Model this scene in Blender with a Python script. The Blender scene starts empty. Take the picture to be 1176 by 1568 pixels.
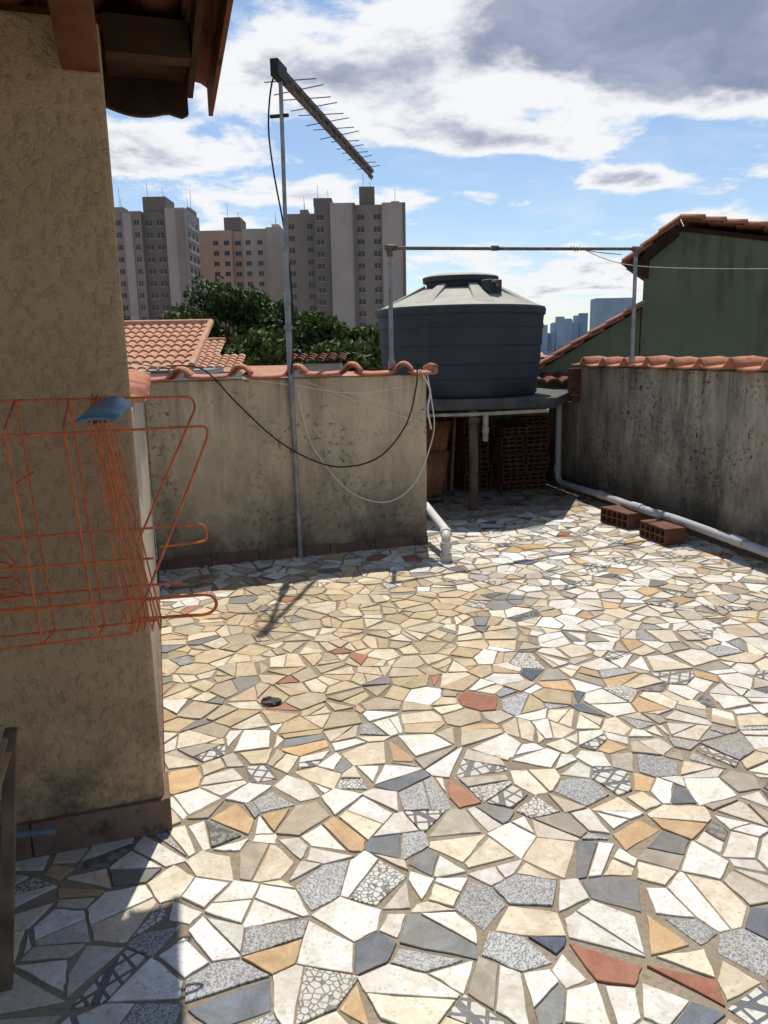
import bpy, math, random
from mathutils import Vector, Matrix
import numpy as np
random.seed(7); R=random.random
TH=math.radians(17.5); CT,ST=math.cos(TH),math.sin(TH)
def W(a,b,z=0.0): return Vector((a*CT-b*ST, a*ST+b*CT, z))
E1=W(1,0); E2=W(0,1); UP=Vector((0,0,1))
sc=bpy.context.scene

# ------------------------------------------------------------ materials
class NT:
    def __init__(s,name,rough=0.85,spec=0.3):
        s.m=bpy.data.materials.new(name); s.m.use_nodes=True
        s.t=s.m.node_tree; s.b=s.t.nodes['Principled BSDF']
        s.b.inputs['Roughness'].default_value=rough
        s.b.inputs['Specular IOR Level'].default_value=spec
        s.tc=s.t.nodes.new('ShaderNodeTexCoord')
        s.P=s.tc.outputs['Object']
    def L(s,a,b): s.t.links.new(a,b)
    def mapping(s,scale=(1,1,1),rot=(0,0,0),src=None):
        n=s.t.nodes.new('ShaderNodeMapping'); n.inputs['Scale'].default_value=scale; n.inputs['Rotation'].default_value=rot
        s.L(src or s.P,n.inputs['Vector']); return n.outputs[0]
    def noise(s,scale,detail=3,rough=0.55,src=None,dist=0):
        n=s.t.nodes.new('ShaderNodeTexNoise'); n.inputs['Scale'].default_value=scale
        n.inputs['Detail'].default_value=detail; n.inputs['Roughness'].default_value=rough; n.inputs['Distortion'].default_value=dist
        s.L(src or s.P,n.inputs['Vector']); return n.outputs['Fac']
    def vor(s,scale,feature='F1',out='Distance',src=None):
        n=s.t.nodes.new('ShaderNodeTexVoronoi'); n.feature=feature; n.inputs['Scale'].default_value=scale
        s.L(src or s.P,n.inputs['Vector']); return n.outputs[out]
    def ramp(s,f,lo,hi,a=0.,b=1.):
        n=s.t.nodes.new('ShaderNodeMapRange'); n.inputs[1].default_value=lo; n.inputs[2].default_value=hi
        n.inputs[3].default_value=a; n.inputs[4].default_value=b; s.L(f,n.inputs[0]); return n.outputs[0]
    def math(s,op,a,b=None,c=None):
        n=s.t.nodes.new('ShaderNodeMath'); n.operation=op
        for i,v in enumerate((a,b,c)):
            if v is None: continue
            if isinstance(v,(int,float)): n.inputs[i].default_value=v
            else: s.L(v,n.inputs[i])
        return n.outputs[0]
    def mix(s,f,a,b,mode='MIX'):
        n=s.t.nodes.new('ShaderNodeMix'); n.data_type='RGBA'; n.blend_type=mode
        if isinstance(f,(int,float)): n.inputs[0].default_value=f
        else: s.L(f,n.inputs[0])
        for i,v in ((6,a),(7,b)):
            if isinstance(v,tuple): n.inputs[i].default_value=(*v[:3],1)
            else: s.L(v,n.inputs[i])
        return n.outputs[2]
    def xyz(s,src=None):
        n=s.t.nodes.new('ShaderNodeSeparateXYZ'); s.L(src or s.P,n.inputs[0]); return n.outputs
    def col(s,c):
        if isinstance(c,tuple): s.b.inputs['Base Color'].default_value=(*c[:3],1)
        else: s.L(c,s.b.inputs['Base Color'])
    def bump(s,h,strength=0.5,dist=0.01):
        n=s.t.nodes.new('ShaderNodeBump'); n.inputs['Strength'].default_value=strength; n.inputs['Distance'].default_value=dist
        s.L(h,n.inputs['Height']); s.L(n.outputs[0],s.b.inputs['Normal'])
    def rough(s,f): s.L(f,s.b.inputs['Roughness'])

def simple(name,c,rough=0.7,var=0.25,scale=8,metal=0,bump=0.15,bscale=60,spec=0.3):
    n=NT(name,rough,spec); f=n.noise(scale,3)
    c2=tuple(x*(1-var) for x in c); c1=tuple(min(1,x*(1+var)) for x in c)
    n.col(n.mix(n.ramp(f,.3,.7),c2,c1)); n.b.inputs['Metallic'].default_value=metal
    if bump: n.bump(n.noise(bscale,2),bump,.004)
    return n.m

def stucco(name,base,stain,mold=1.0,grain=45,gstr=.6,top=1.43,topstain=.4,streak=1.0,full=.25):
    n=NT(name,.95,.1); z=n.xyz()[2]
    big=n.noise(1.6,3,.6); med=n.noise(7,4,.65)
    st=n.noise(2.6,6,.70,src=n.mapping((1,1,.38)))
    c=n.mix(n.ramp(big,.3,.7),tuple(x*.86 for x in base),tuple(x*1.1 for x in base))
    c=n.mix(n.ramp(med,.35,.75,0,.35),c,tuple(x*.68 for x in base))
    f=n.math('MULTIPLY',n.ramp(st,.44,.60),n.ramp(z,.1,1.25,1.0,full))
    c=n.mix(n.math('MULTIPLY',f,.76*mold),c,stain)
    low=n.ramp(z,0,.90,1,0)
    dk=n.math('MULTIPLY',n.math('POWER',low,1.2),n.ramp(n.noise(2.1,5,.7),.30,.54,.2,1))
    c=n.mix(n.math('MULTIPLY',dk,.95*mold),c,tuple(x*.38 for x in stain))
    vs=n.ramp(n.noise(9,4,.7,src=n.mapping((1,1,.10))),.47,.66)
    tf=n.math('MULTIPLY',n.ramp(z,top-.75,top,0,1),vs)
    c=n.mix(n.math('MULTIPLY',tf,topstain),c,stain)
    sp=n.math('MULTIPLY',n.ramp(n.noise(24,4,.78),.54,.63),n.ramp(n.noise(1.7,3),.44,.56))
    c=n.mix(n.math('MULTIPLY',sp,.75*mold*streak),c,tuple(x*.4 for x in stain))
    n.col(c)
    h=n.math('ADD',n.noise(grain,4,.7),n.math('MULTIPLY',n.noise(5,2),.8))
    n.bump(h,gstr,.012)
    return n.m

M_back=stucco('plaster_back',(.70,.57,.39),(.23,.195,.14),mold=1.0,topstain=.7,full=.25)
M_left=stucco('plaster_left',(.62,.53,.40),(.27,.22,.17),mold=.5)
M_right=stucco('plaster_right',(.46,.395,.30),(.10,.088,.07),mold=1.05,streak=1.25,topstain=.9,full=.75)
def housem():
    n=NT('house_stucco',.95,.1); z=n.xyz()[2]
    c=n.mix(n.ramp(n.noise(1.3,3),.3,.7),(.395,.262,.145),(.48,.325,.19))
    c=n.mix(n.ramp(n.noise(30,4,.7),.45,.7,0,.35),c,(.27,.175,.10))
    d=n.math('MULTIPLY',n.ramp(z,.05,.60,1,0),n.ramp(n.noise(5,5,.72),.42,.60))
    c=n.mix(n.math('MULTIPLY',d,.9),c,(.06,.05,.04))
    n.col(c)
    v=n.ramp(n.noise(42,4,.6,src=n.mapping((1,1,.7)),dist=.3),.52,.75)
    h=n.math('ADD',n.math('MULTIPLY',v,1.0),n.math('MULTIPLY',n.noise(130,2),.7))
    n.bump(h,.8,.010); return n.m
M_house=housem()
def clay(name,c=(.50,.19,.10),dark=(.16,.09,.07),lite=(.62,.36,.25)):
    n=NT(name,.85,.2)
    k=n.mix(n.ramp(n.noise(9,3,.6),.3,.7),tuple(x*.72 for x in c),c)
    k=n.mix(n.ramp(n.noise(3,3),.5,.75,0,.5),k,lite)
    k=n.mix(n.ramp(n.noise(14,5,.75),.54,.68,0,.8),k,dark)
    n.col(k); n.bump(n.noise(70,3),.3,.005); return n.m
M_clay=clay('clay_tile',(.50,.205,.12))
M_clayfar=clay('clay_tile_far',(.52,.27,.165),(.24,.14,.10),(.58,.38,.27))
M_skirt=clay('skirting_tile',(.19,.12,.085),(.05,.04,.035),(.28,.20,.15))
M_claydark=clay('clay_dark',(.16,.055,.034),(.04,.022,.018),(.21,.085,.05))
M_wood=simple('dark_wood',(.048,.027,.017),.8,.4,5,spec=.1)
M_wood2=simple('beam_wood',(.125,.050,.022),.75,.4,6,spec=.15)
M_wood3=simple('weathered_wood',(.13,.085,.055),.85,.4,9)
M_plank=simple('plank_wood',(.27,.17,.10),.8,.4,6)
M_black=simple('black_rubber',(.02,.02,.022),.6,.2,8)
M_pipe=simple('grey_pvc',(.36,.36,.37),.5,.2,6)
M_wpvc=simple('white_pvc',(.62,.60,.55),.4,.15,6)
M_steel=simple('galvanised_steel',(.27,.27,.27),.5,.3,10,metal=.3)
M_rust=simple('rusty_steel',(.14,.11,.09),.7,.5,20)
def rebar():
    n=NT('rebar_primer',.6,.3)
    n.col(n.mix(n.ramp(n.noise(35,4,.7),.42,.68),(.66,.15,.04),(.32,.09,.05))); n.bump(n.noise(200,2),.3,.002); return n.m
M_rebar=rebar()
M_blue=simple('blue_plastic',(.11,.19,.24),.3,.3,12,bump=0)
def tankm():
    n=NT('tank_polyethylene',.6,.2)
    c=n.mix(n.ramp(n.noise(2,3),.3,.7),(.034,.040,.050),(.047,.054,.066))
    st=n.ramp(n.noise(6,4,.7,src=n.mapping((1,1,.1))),.45,.75,0,.3)
    c=n.mix(st,c,(.08,.085,.09))
    nn=n.t.nodes.new('ShaderNodeNewGeometry'); nz=n.xyz(nn.outputs['Normal'])[2]
    dust=n.math('MULTIPLY',n.ramp(nz,.2,.7),n.ramp(n.noise(4,4,.6),.25,.55,.6,1))
    c=n.mix(n.math('MULTIPLY',dust,.95),c,(.40,.38,.31))
    n.col(c); n.bump(n.noise(5,2),.1,.01); return n.m
M_tank=tankm()
M_conc=simple('dark_concrete',(.09,.082,.075),.9,.4,6,bump=.5)
M_brick=clay('hollow_brick_clay',(.17,.075,.048),(.05,.03,.025),(.23,.12,.085))
M_brickd=clay('hollow_brick_old',(.17,.07,.045),(.04,.025,.02),(.22,.11,.07))
M_dark=simple('dark_inside',(.02,.018,.016),.9,.2,6)
def greenm():
    n=NT('green_plaster',.95,.1); z=n.xyz()[2]
    c=n.mix(n.ramp(n.noise(.9,4),.3,.7),(.125,.140,.083),(.18,.195,.12))
    s_=n.ramp(n.noise(2.2,5,.7,src=n.mapping((1,1,.15))),.48,.66)
    s_=n.math('MULTIPLY',s_,n.ramp(z,1.2,3.2,.3,1))
    c=n.mix(n.math('MULTIPLY',s_,.85),c,(.035,.037,.03))
    n.col(c); n.bump(n.noise(20,4),.5,.02); return n.m
M_green=greenm()
M_red=simple('red_wall',(.40,.10,.08),.85,.2,3)
M_white=simple('white_wall',(.50,.47,.43),.9,.15,3)

# ---- stones
def stonem():
    n=NT('paving_stone',.5,.3)
    ca=n.t.nodes.new('ShaderNodeAttribute'); ca.attribute_name='scol'
    ka=n.t.nodes.new('ShaderNodeAttribute'); ka.attribute_name='kind'
    uv=n.t.nodes.new('ShaderNodeUVMap'); uv.uv_map='UVMap'; U=uv.outputs[0]; K=ka.outputs['Fac']
    c=ca.outputs['Color']
    def is_(k): return n.math('COMPARE',K,float(k),.3)
    mot=n.noise(11,5,.70,src=U,dist=.8)
    c0=n.mix(n.ramp(mot,.38,.68,0,.7),c,n.mix(1.0,c,(.64,.56,.45),'MULTIPLY'))
    vein=n.ramp(n.math('ABSOLUTE',n.math('SUBTRACT',mot,.5)),0,.015,.35,0)
    c0=n.mix(vein,c0,n.mix(1.0,c0,(.55,.52,.5),'MULTIPLY'))
    tvx=n.xyz(n.vor(230,out='Color',src=U))[0]
    t1=n.mix(n.ramp(tvx,.2,.7),n.mix(1.0,c,(.45,.46,.48),'MULTIPLY'),n.mix(1.0,c,(1.25,1.25,1.23),'MULTIPLY'))
    cr=n.ramp(n.vor(50,'DISTANCE_TO_EDGE','Distance',src=U),.05,.11)
    t2=n.mix(cr,(.13,.13,.13),(.55,.53,.48))
    X=n.xyz(U)
    def line(v,fr,w,off=0.):
        q=n.math('FRACT',n.math('ADD',n.math('MULTIPLY',v,fr),off)); return n.math('LESS_THAN',n.math('ABSOLUTE',n.math('SUBTRACT',q,.5)),w)
    l1=line(X[0],11,.13); d1=line(n.math('ADD',X[0],X[1]),15,.11); d2=line(n.math('SUBTRACT',X[0],X[1]),15,.11)
    ll=n.math('MAXIMUM',n.math('MAXIMUM',l1,d1),d2)
    t3=n.mix(ll,(.56,.54,.48),(.10,.105,.115))
    t4=n.mix(n.ramp(n.noise(20,4,.7,src=U),.48,.56),(.05,.06,.07),(.20,.215,.21))
    r=n.mix(is_(1),c0,t1); r=n.mix(is_(2),r,t2); r=n.mix(is_(3),r,t3); r=n.mix(is_(4),r,t4)
    d=n.math('MULTIPLY',n.ramp(n.noise(1.1,3,.6),.40,.66),n.ramp(n.noise(22,4,.7),.35,.65,.3,1))
    r=n.mix(n.math('MULTIPLY',d,.50),r,(.32,.25,.155))
    sp=n.ramp(n.noise(70,3,.7),.56,.68,0,.48)
    r=n.mix(sp,r,(.22,.175,.125))
    n.col(r)
    n.rough(n.ramp(mot,.3,.7,.45,.75))
    n.bump(n.noise(45,4,.65,src=U),.4,.005)
    return n.m
M_stone=stonem()
def groutm():
    n=NT('grout',.95,.1)
    c=n.mix(n.ramp(n.noise(2.5,3),.3,.7),(.22,.18,.13),(.34,.28,.20))
    c=n.mix(n.ramp(n.noise(60,4,.7),.45,.7,0,.6),c,(.13,.11,.085))
    n.col(c); n.bump(n.noise(80,4,.7),.6,.006); return n.m
M_grout=groutm()

# ------------------------------------------------------------ mesh builder
class MB:
    def __init__(s): s.v=[]; s.f=[]; s.mi=[]; s.sm=[]
    def add(s,vs,fs,m=0,smooth=False):
        o=len(s.v); s.v+= [tuple(x) for x in vs]
        for f in fs: s.f.append(tuple(i+o for i in f)); s.mi.append(m); s.sm.append(smooth)
    def box(s,o,x,y,z,m=0):
        o=Vector(o);x=Vector(x);y=Vector(y);z=Vector(z)
        vs=[o,o+x,o+x+y,o+y,o+z,o+x+z,o+x+y+z,o+y+z]
        s.add(vs,[(0,3,2,1),(4,5,6,7),(0,1,5,4),(1,2,6,5),(2,3,7,6),(3,0,4,7)],m)
    def lbox(s,a0,a1,b0,b1,z0,z1,m=0):
        s.box(W(a0,b0,z0),E1*(a1-a0),E2*(b1-b0),UP*(z1-z0),m)
    def wbox(s,x0,x1,y0,y1,z0,z1,m=0):
        s.box((x0,y0,z0),(x1-x0,0,0),(0,y1-y0,0),(0,0,z1-z0),m)
    def prism(s,poly,z0,z1,m=0):
        n=len(poly); vs=[(p[0],p[1],z0) for p in poly]+[(p[0],p[1],z1) for p in poly]
        fs=[tuple(range(n-1,-1,-1)),tuple(range(n,2*n))]+[(i,(i+1)%n,n+(i+1)%n,n+i) for i in range(n)]
        s.add(vs,fs,m)
    def extr(s,poly,d,m=0):
        n=len(poly); d=Vector(d); vs=[Vector(p) for p in poly]; vs+=[p+d for p in vs]
        s.add(vs,[tuple(range(n)),tuple(range(2*n-1,n-1,-1))]+[((i+1)%n,i,n+i,n+(i+1)%n) for i in range(n)],m)
    def tube(s,pts,r,m=0,n=8,caps=True):
        pts=[Vector(p) for p in pts]; t=(pts[1]-pts[0]).normalized()
        ref=UP if abs(t.z)<.9 else Vector((1,0,0)); x=t.cross(ref).normalized(); vs=[];fs=[]
        for i,p in enumerate(pts):
            if i==0: tt=t
            elif i==len(pts)-1: tt=(pts[i]-pts[i-1]).normalized()
            else: tt=((pts[i]-pts[i-1]).normalized()+(pts[i+1]-pts[i]).normalized()); tt=tt.normalized() if tt.length>1e-6 else t
            x=(x-tt*x.dot(tt)).normalized(); y=tt.cross(x); rr=r[i] if isinstance(r,list) else r
            for k in range(n): a=2*math.pi*k/n; vs.append(p+(x*math.cos(a)+y*math.sin(a))*rr)
        for i in range(len(pts)-1):
            for k in range(n): fs.append((i*n+k,i*n+(k+1)%n,(i+1)*n+(k+1)%n,(i+1)*n+k))
        if caps: fs.append(tuple(range(n-1,-1,-1))); fs.append(tuple(len(pts)*n-n+k for k in range(n)))
        s.add(vs,fs,m,True)
    def lathe(s,c,prof,m=0,n=64):
        vs=[];fs=[]
        for (r,z) in prof:
            for k in range(n): a=2*math.pi*k/n; vs.append((c[0]+r*math.cos(a),c[1]+r*math.sin(a),z))
        for i in range(len(prof)-1):
            for k in range(n): fs.append((i*n+k,i*n+(k+1)%n,(i+1)*n+(k+1)%n,(i+1)*n+k))
        fs.append(tuple(range(n-1,-1,-1))); fs.append(tuple((len(prof)-1)*n+k for k in range(n)))
        s.add(vs,fs,m,True)
    def make(s,name,mats,parent=None,bevel=0,solid=0):
        me=bpy.data.meshes.new(name); me.from_pydata(s.v,[],s.f)
        for m in mats: me.materials.append(m)
        me.polygons.foreach_set('material_index',s.mi); me.polygons.foreach_set('use_smooth',s.sm)
        me.update()
        if any(s.sm):
            try: me.set_sharp_from_angle(angle=math.radians(40))
            except Exception: pass
        ob=bpy.data.objects.new(name,me); sc.collection.objects.link(ob)
        if solid:
            k=ob.modifiers.new('s','SOLIDIFY'); k.thickness=solid
        if bevel:
            k=ob.modifiers.new('b','BEVEL'); k.width=bevel; k.segments=2; k.limit_method='ANGLE'
        if parent: ob.parent=parent
        return ob
def empty(name):
    e=bpy.data.objects.new(name,None); sc.collection.objects.link(e); return e
def smooth_path(pts,k=6):
    pts=[Vector(p) for p in pts]; P=[pts[0]]+pts+[pts[-1]]; out=[]
    for i in range(1,len(P)-2):
        for j in range(k):
            t=j/k; a,b,c,d=P[i-1],P[i],P[i+1],P[i+2]
            out.append(.5*((2*b)+(c-a)*t+(2*a-5*b+4*c-d)*t*t+(3*b-a-3*c+d)*t**3))
    out.append(pts[-1]); return out
def fillet(pts,r=.04,k=4):
    pts=[Vector(p) for p in pts]; out=[pts[0]]
    for i in range(1,len(pts)-1):
        a=(pts[i-1]-pts[i]);b=(pts[i+1]-pts[i]); ra=min(r,a.length*.45); rb=min(r,b.length*.45)
        p0=pts[i]+a.normalized()*ra; p2=pts[i]+b.normalized()*rb
        for j in range(k+1):
            t=j/k; out.append(p0*(1-t)**2+pts[i]*2*t*(1-t)+p2*t*t)
    out.append(pts[-1]); return out

# ------------------------------------------------------------ terrace floor & paving
m=MB(); m.lbox(-3.2,4.9,-1.2,9.0,-.25,0); m.make('terrace_floor',[M_grout])
def clip(poly,nx,ny,d):
    out=[];n=len(poly)
    for i in range(n):
        p=poly[i];q=poly[(i+1)%n]; dp=p[0]*nx+p[1]*ny-d; dq=q[0]*nx+q[1]*ny-d
        if dp<=0: out.append(p)
        if (dp<0<dq) or (dq<0<dp):
            t=dp/(dp-dq); out.append((p[0]+(q[0]-p[0])*t,p[1]+(q[1]-p[1])*t))
    return out
def area(p): return .5*abs(sum(p[i][0]*p[(i+1)%len(p)][1]-p[(i+1)%len(p)][0]*p[i][1] for i in range(len(p))))
A0,A1,B0,B1=-2.2,4.75,-.9,8.9
S=.108; sites={}
ni=int((A1-A0)/S)+1;nj=int((B1-B0)/S)+1
for i in range(-2,ni+2):
    for j in range(-2,nj+2):
        if R()<.18: continue
        w=(R()**2)*S*S*.8
        sites[(i,j)]=(A0+(i+.5+(R()-.5)*1.4)*S,B0+(j+.5+(R()-.5)*1.4)*S,w)
cells=[]
for (i,j),(x,y,w) in sites.items():
    if i<0 or j<0 or i>=ni or j>=nj: continue
    g=.002+.004*R()
    poly=[(x-.25,y-.25),(x+.25,y-.25),(x+.25,y+.25),(x-.25,y+.25)]
    for di in range(-3,4):
        for dj in range(-3,4):
            if di==0 and dj==0: continue
            q=sites.get((i+di,j+dj))
            if not q: continue
            dx,dy=q[0]-x,q[1]-y; L=math.hypot(dx,dy)
            if L<1e-4: continue
            d0=(L*L+w-q[2])/(2*L)
            poly=clip(poly,dx/L,dy/L,(x*dx+y*dy)/L+d0-g)
            if len(poly)<3: break
        if len(poly)<3: break
    if len(poly)<3 or area(poly)<.0005: continue
    target=random.choice([3,3,4,4,4,4])
    while len(poly)>target:
        n=len(poly); e=min(range(n),key=lambda k:math.hypot(poly[k][0]-poly[(k+1)%n][0],poly[k][1]-poly[(k+1)%n][1]))
        a=poly[e];b=poly[(e+1)%n]
        if math.hypot(a[0]-b[0],a[1]-b[1])>.058: break
        p=poly[e-1]; q=poly[(e+2)%n]
        d1=(a[0]-p[0],a[1]-p[1]); d2=(b[0]-q[0],b[1]-q[1]); den=d1[0]*d2[1]-d1[1]*d2[0]
        mid=((a[0]+b[0])/2,(a[1]+b[1])/2); mp=mid
        if abs(den)>1e-7:
            t=((q[0]-p[0])*d2[1]-(q[1]-p[1])*d2[0])/den; X=(p[0]+d1[0]*t,p[1]+d1[1]*t)
            if math.hypot(X[0]-mid[0],X[1]-mid[1])<.012: mp=X
        poly[e]=mp; del poly[(e+1)%n]
    parts=[poly]
    if (area(poly)>.008 and R()<.38) or area(poly)>.026:
        cx=sum(p[0] for p in poly)/len(poly)+(R()-.5)*.03; cy=sum(p[1] for p in poly)/len(poly)+(R()-.5)*.03
        t=R()*math.pi; nx,ny=math.cos(t),math.sin(t); d=cx*nx+cy*ny
        parts=[clip(poly,nx,ny,d-.003),clip(poly,-nx,-ny,-d-.003)]
    for q in parts:
        if len(q)>=3 and area(q)>.0007: cells.append(q)
sv=[];sf=[];cols=[];kinds=[];uvs=[]
def jit(c,a=.18):
    k=1+(R()-.5)*2*a; return (min(.80,c[0]*k),min(.80,c[1]*k*(1+(R()-.5)*.02)),min(.80,c[2]*k*(1+(R()-.5)*.06)))
for q in cells:
    cx=sum(p[0] for p in q)/len(q); cy=sum(p[1] for p in q)/len(q)
    if cx>4.4+(cy-4.36)*.083: continue
    r=R()
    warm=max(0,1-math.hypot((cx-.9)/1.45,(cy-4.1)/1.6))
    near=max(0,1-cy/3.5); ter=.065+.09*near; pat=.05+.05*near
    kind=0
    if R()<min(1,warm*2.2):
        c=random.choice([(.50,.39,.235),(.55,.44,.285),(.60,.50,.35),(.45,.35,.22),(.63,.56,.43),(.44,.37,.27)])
        if R()<.05: c=(.20,.21,.22)
        if R()<.015: c=(.36,.14,.08)
    elif r<.38: c=random.choice([(.77,.745,.68),(.78,.765,.72),(.68,.66,.61)])
    elif r<.58: c=random.choice([(.67,.59,.45),(.72,.66,.53)])
    elif r<.635: c=(.54,.36,.19)
    elif r<.635+ter: c=(.33,.33,.33); kind=1
    elif r<.69+ter: c=random.choice([(.075,.10,.14),(.12,.145,.18),(.18,.19,.20)]); kind=0 if R()<.8 else 4
    elif r<.705+ter: c=(.33,.12,.07)
    elif r<.705+ter+pat: c=(.5,.5,.47); kind=2 if R()<.5 else 3
    else: c=random.choice([(.42,.36,.28),(.52,.47,.40),(.37,.34,.29),(.56,.47,.35)])
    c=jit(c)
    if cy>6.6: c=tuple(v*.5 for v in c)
    h=.003+.005*R(); tx,ty=(R()-.5)*.04,(R()-.5)*.04
    base=len(sv); n=len(q); ang=R()*6.28; ca,sa=math.cos(ang),math.sin(ang); ox,oy=R()*20,R()*20
    ring=[]
    for k in range(n):
        p0=q[k];p1=q[(k+1)%n]; ring.append(p0)
        L=math.hypot(p1[0]-p0[0],p1[1]-p0[1])
        if L>.045 and cy<5:
            for t in (.33,.66):
                ring.append((p0[0]+(p1[0]-p0[0])*t+(R()-.5)*.005,p0[1]+(p1[1]-p0[1])*t+(R()-.5)*.005))
    n=len(ring)
    for (ins,zz) in ((0,-.003),(0,h-.0012),(.0018,h)):
        for p in ring:
            dx,dy=cx-p[0],cy-p[1]; L=math.hypot(dx,dy)+1e-6
            x,y=p[0]+dx/L*ins,p[1]+dy/L*ins
            z=zz+((x-cx)*tx+(y-cy)*ty if zz>0 else 0)
            sv.append(tuple(W(x,y,max(z,-.003))))
    fs=[tuple(base+2*n+k for k in range(n))]
    for l in (0,1):
        fs+=[(base+l*n+k,base+l*n+(k+1)%n,base+(l+1)*n+(k+1)%n,base+(l+1)*n+k) for k in range(n)]
    for f in fs:
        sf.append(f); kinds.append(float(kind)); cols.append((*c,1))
        for vi in f:
            p=ring[(vi-base)%n]; x,y=p[0]-cx,p[1]-cy
            uvs.append((x*ca-y*sa+ox,x*sa+y*ca+oy))
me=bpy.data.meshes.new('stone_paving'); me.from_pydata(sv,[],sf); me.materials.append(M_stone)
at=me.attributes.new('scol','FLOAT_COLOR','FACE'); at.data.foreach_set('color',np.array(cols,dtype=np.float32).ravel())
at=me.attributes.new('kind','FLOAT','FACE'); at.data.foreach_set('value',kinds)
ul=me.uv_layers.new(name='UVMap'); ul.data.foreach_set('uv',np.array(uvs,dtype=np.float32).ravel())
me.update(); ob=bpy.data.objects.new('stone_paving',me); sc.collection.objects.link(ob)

# ------------------------------------------------------------ coping tiles
def coping(mb,p0,p1,width,z,pitch=.42,m=0,flip=1,phase=0.0,k=1.0):
    p0=Vector(p0);p1=Vector(p1);d=(p1-p0);L=d.length;d.normalize(); side=Vector((-d.y,d.x,0))
    cnt=int(L/pitch)+1
    for i in range(cnt):
        s0=i*pitch-phase
        prof=[(-.01,.030),(.03,.012),(.12,.006),(.22,.008),(.29,.014),(.315,.035),(.335,.062),(.36,.078),(.385,.080),(.41,.070),(.435,.045),(.45,.018)]
        zr=(R()-.5)*.014; sk=(.05+(R()-.5)*.03)*flip; yo=(R()-.5)*.02
        vs=[];cr=[-1,-.5,0,.5,1]
        for (s,h) in prof:
            for c in cr:
                ss=max(-.03,min(L+.03,s0+s*pitch/.42+sk*c))
                vs.append(p0+d*ss+side*(c*width/2+yo)+UP*(z+h*k*(1-.12*c*flip)+zr+.02*(1-abs(c))))
        fs=[]
        for q in range(len(prof)-1):
            for c in range(4): fs.append((q*5+c,q*5+c+1,(q+1)*5+c+1,(q+1)*5+c))
        if s0>L-.05: continue
        mb.add(vs,fs,m,True)

# ------------------------------------------------------------ back wall
e=empty('back_parapet_wall')
m=MB(); m.lbox(0.025,2.22,5.83,5.97,-.2,1.42); m.make('plaster',[M_back],e,bevel=.012)
m=MB(); coping(m,W(.02,5.9),W(2.25,5.9),.26,1.415,pitch=.435,phase=.10); m.make('coping_tiles',[M_clay],e,solid=.016)
m=MB()
x=.03
while x<2.2:
    l=min(.26+R()*.16,2.225-x); hh=.075+R()*.025; m.lbox(x,x+l-.006,5.810+R()*.008,5.829,0,hh); x+=l
m.make('skirting',[M_skirt],e,bevel=.003)
# left parapet
e=empty('left_parapet_wall')
m=MB(); m.prism([W(-.17,2.64),W(-.040,2.64),W(.024,5.99),W(-.12,5.99)],-.2,1.42); m.make('plaster',[M_left],e,bevel=.012)
m=MB(); coping(m,W(-.105,3.05),W(-.045,6.0),.24,1.415,pitch=.30,flip=-1,k=.8); m.make('coping_tiles',[M_clay],e,solid=.014)
m=MB()
for i in range(9):
    b=2.66+i*.352; a=-.0395+(b-2.64)*.0191; m.box(W(a,b,0),E1*.012,(W(a+.0067,b+.346)-W(a,b)),UP*.09)
m.make('skirting',[M_skirt],e)
m=MB(); m.lbox(2.08,2.22,5.975,8.9,-.2,1.0); m.make('corridor_side_wall',[M_back],bevel=.01)
m=MB(); m.lbox(2.08,4.95,8.9,9.04,-.2,1.0); m.make('storage_rear_wall',[M_right])
# right wall
def wa(b): return 4.40+(b-4.36)*.083
e=empty('right_parapet_wall')
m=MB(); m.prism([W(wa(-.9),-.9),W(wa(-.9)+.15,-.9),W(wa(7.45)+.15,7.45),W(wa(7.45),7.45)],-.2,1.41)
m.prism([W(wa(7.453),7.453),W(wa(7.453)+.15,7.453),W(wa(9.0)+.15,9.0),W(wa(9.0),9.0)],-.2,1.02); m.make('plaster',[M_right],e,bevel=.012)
m=MB(); coping(m,W(wa(7.5)+.075,7.5),W(wa(0)+.075,0),.29,1.405,pitch=.40,phase=.05,flip=1); m.make('coping_tiles',[M_clay],e,solid=.018)
m=MB(); y=0.
while y<7.3:
    l=.36; m.box(W(wa(y)-.002,y,0),-E1*.014,E2*(l-.008),UP*.10); y+=l
m.make('skirting',[M_skirt],e,bevel=.003)
m=MB()
for k in range(5): m.lbox(4.60,4.80,7.50+.012*(k%2),7.62,1.021+k*.075,1.021+k*.075+.066)
m.make('brick_pier',[M_brickd],bevel=.004)

# ------------------------------------------------------------ house wall + roof on the left
e=empty('house_with_tiled_roof')
m=MB(); m.lbox(-3.2,-.03,2.462,2.62,-.2,2.52); m.make('wall',[M_house],e,bevel=.015)
m=MB(); x=-.034
m.lbox(-.045,-.012,2.448,2.625,0,.125)
while x>-3:
    l=.42; m.lbox(x-l+.006,x,2.440,2.461,0,.125+R()*.004); x-=l
m.make('skirting',[M_skirt],e,bevel=.003)
sl=math.tan(math.radians(9))
def rz(b): return 2.55+(3.05-b)*sl
m=MB()
for a in (-.66,-1.25,-1.8,-2.35,-2.9):
    m.box(W(a-.045,-.2,rz(-.2)-.145),E1*.09,E2*3.12+UP*(-3.12*sl),UP*.13)
m.box(W(-.135,.2,2.66),E1*.10,E2*2.262+UP*(-.28),UP*.115)
m.box(W(-.135,2.63,2.43),E1*.10,E2*.30+UP*(-.02),UP*.09)
m.make('rafters',[M_wood2],e,bevel=.004)
m=MB(); b=.0
while b<3.0:
    m.box(W(-3.2,b,rz(b)-.014),E1*3.46,E2*.05,UP*.030); b+=.30
m.make('battens',[M_wood2],e)
m=MB(); m.lbox(-.02,.23,2.63,2.70,rz(2.63)-.12,rz(2.63)-.015)
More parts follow.
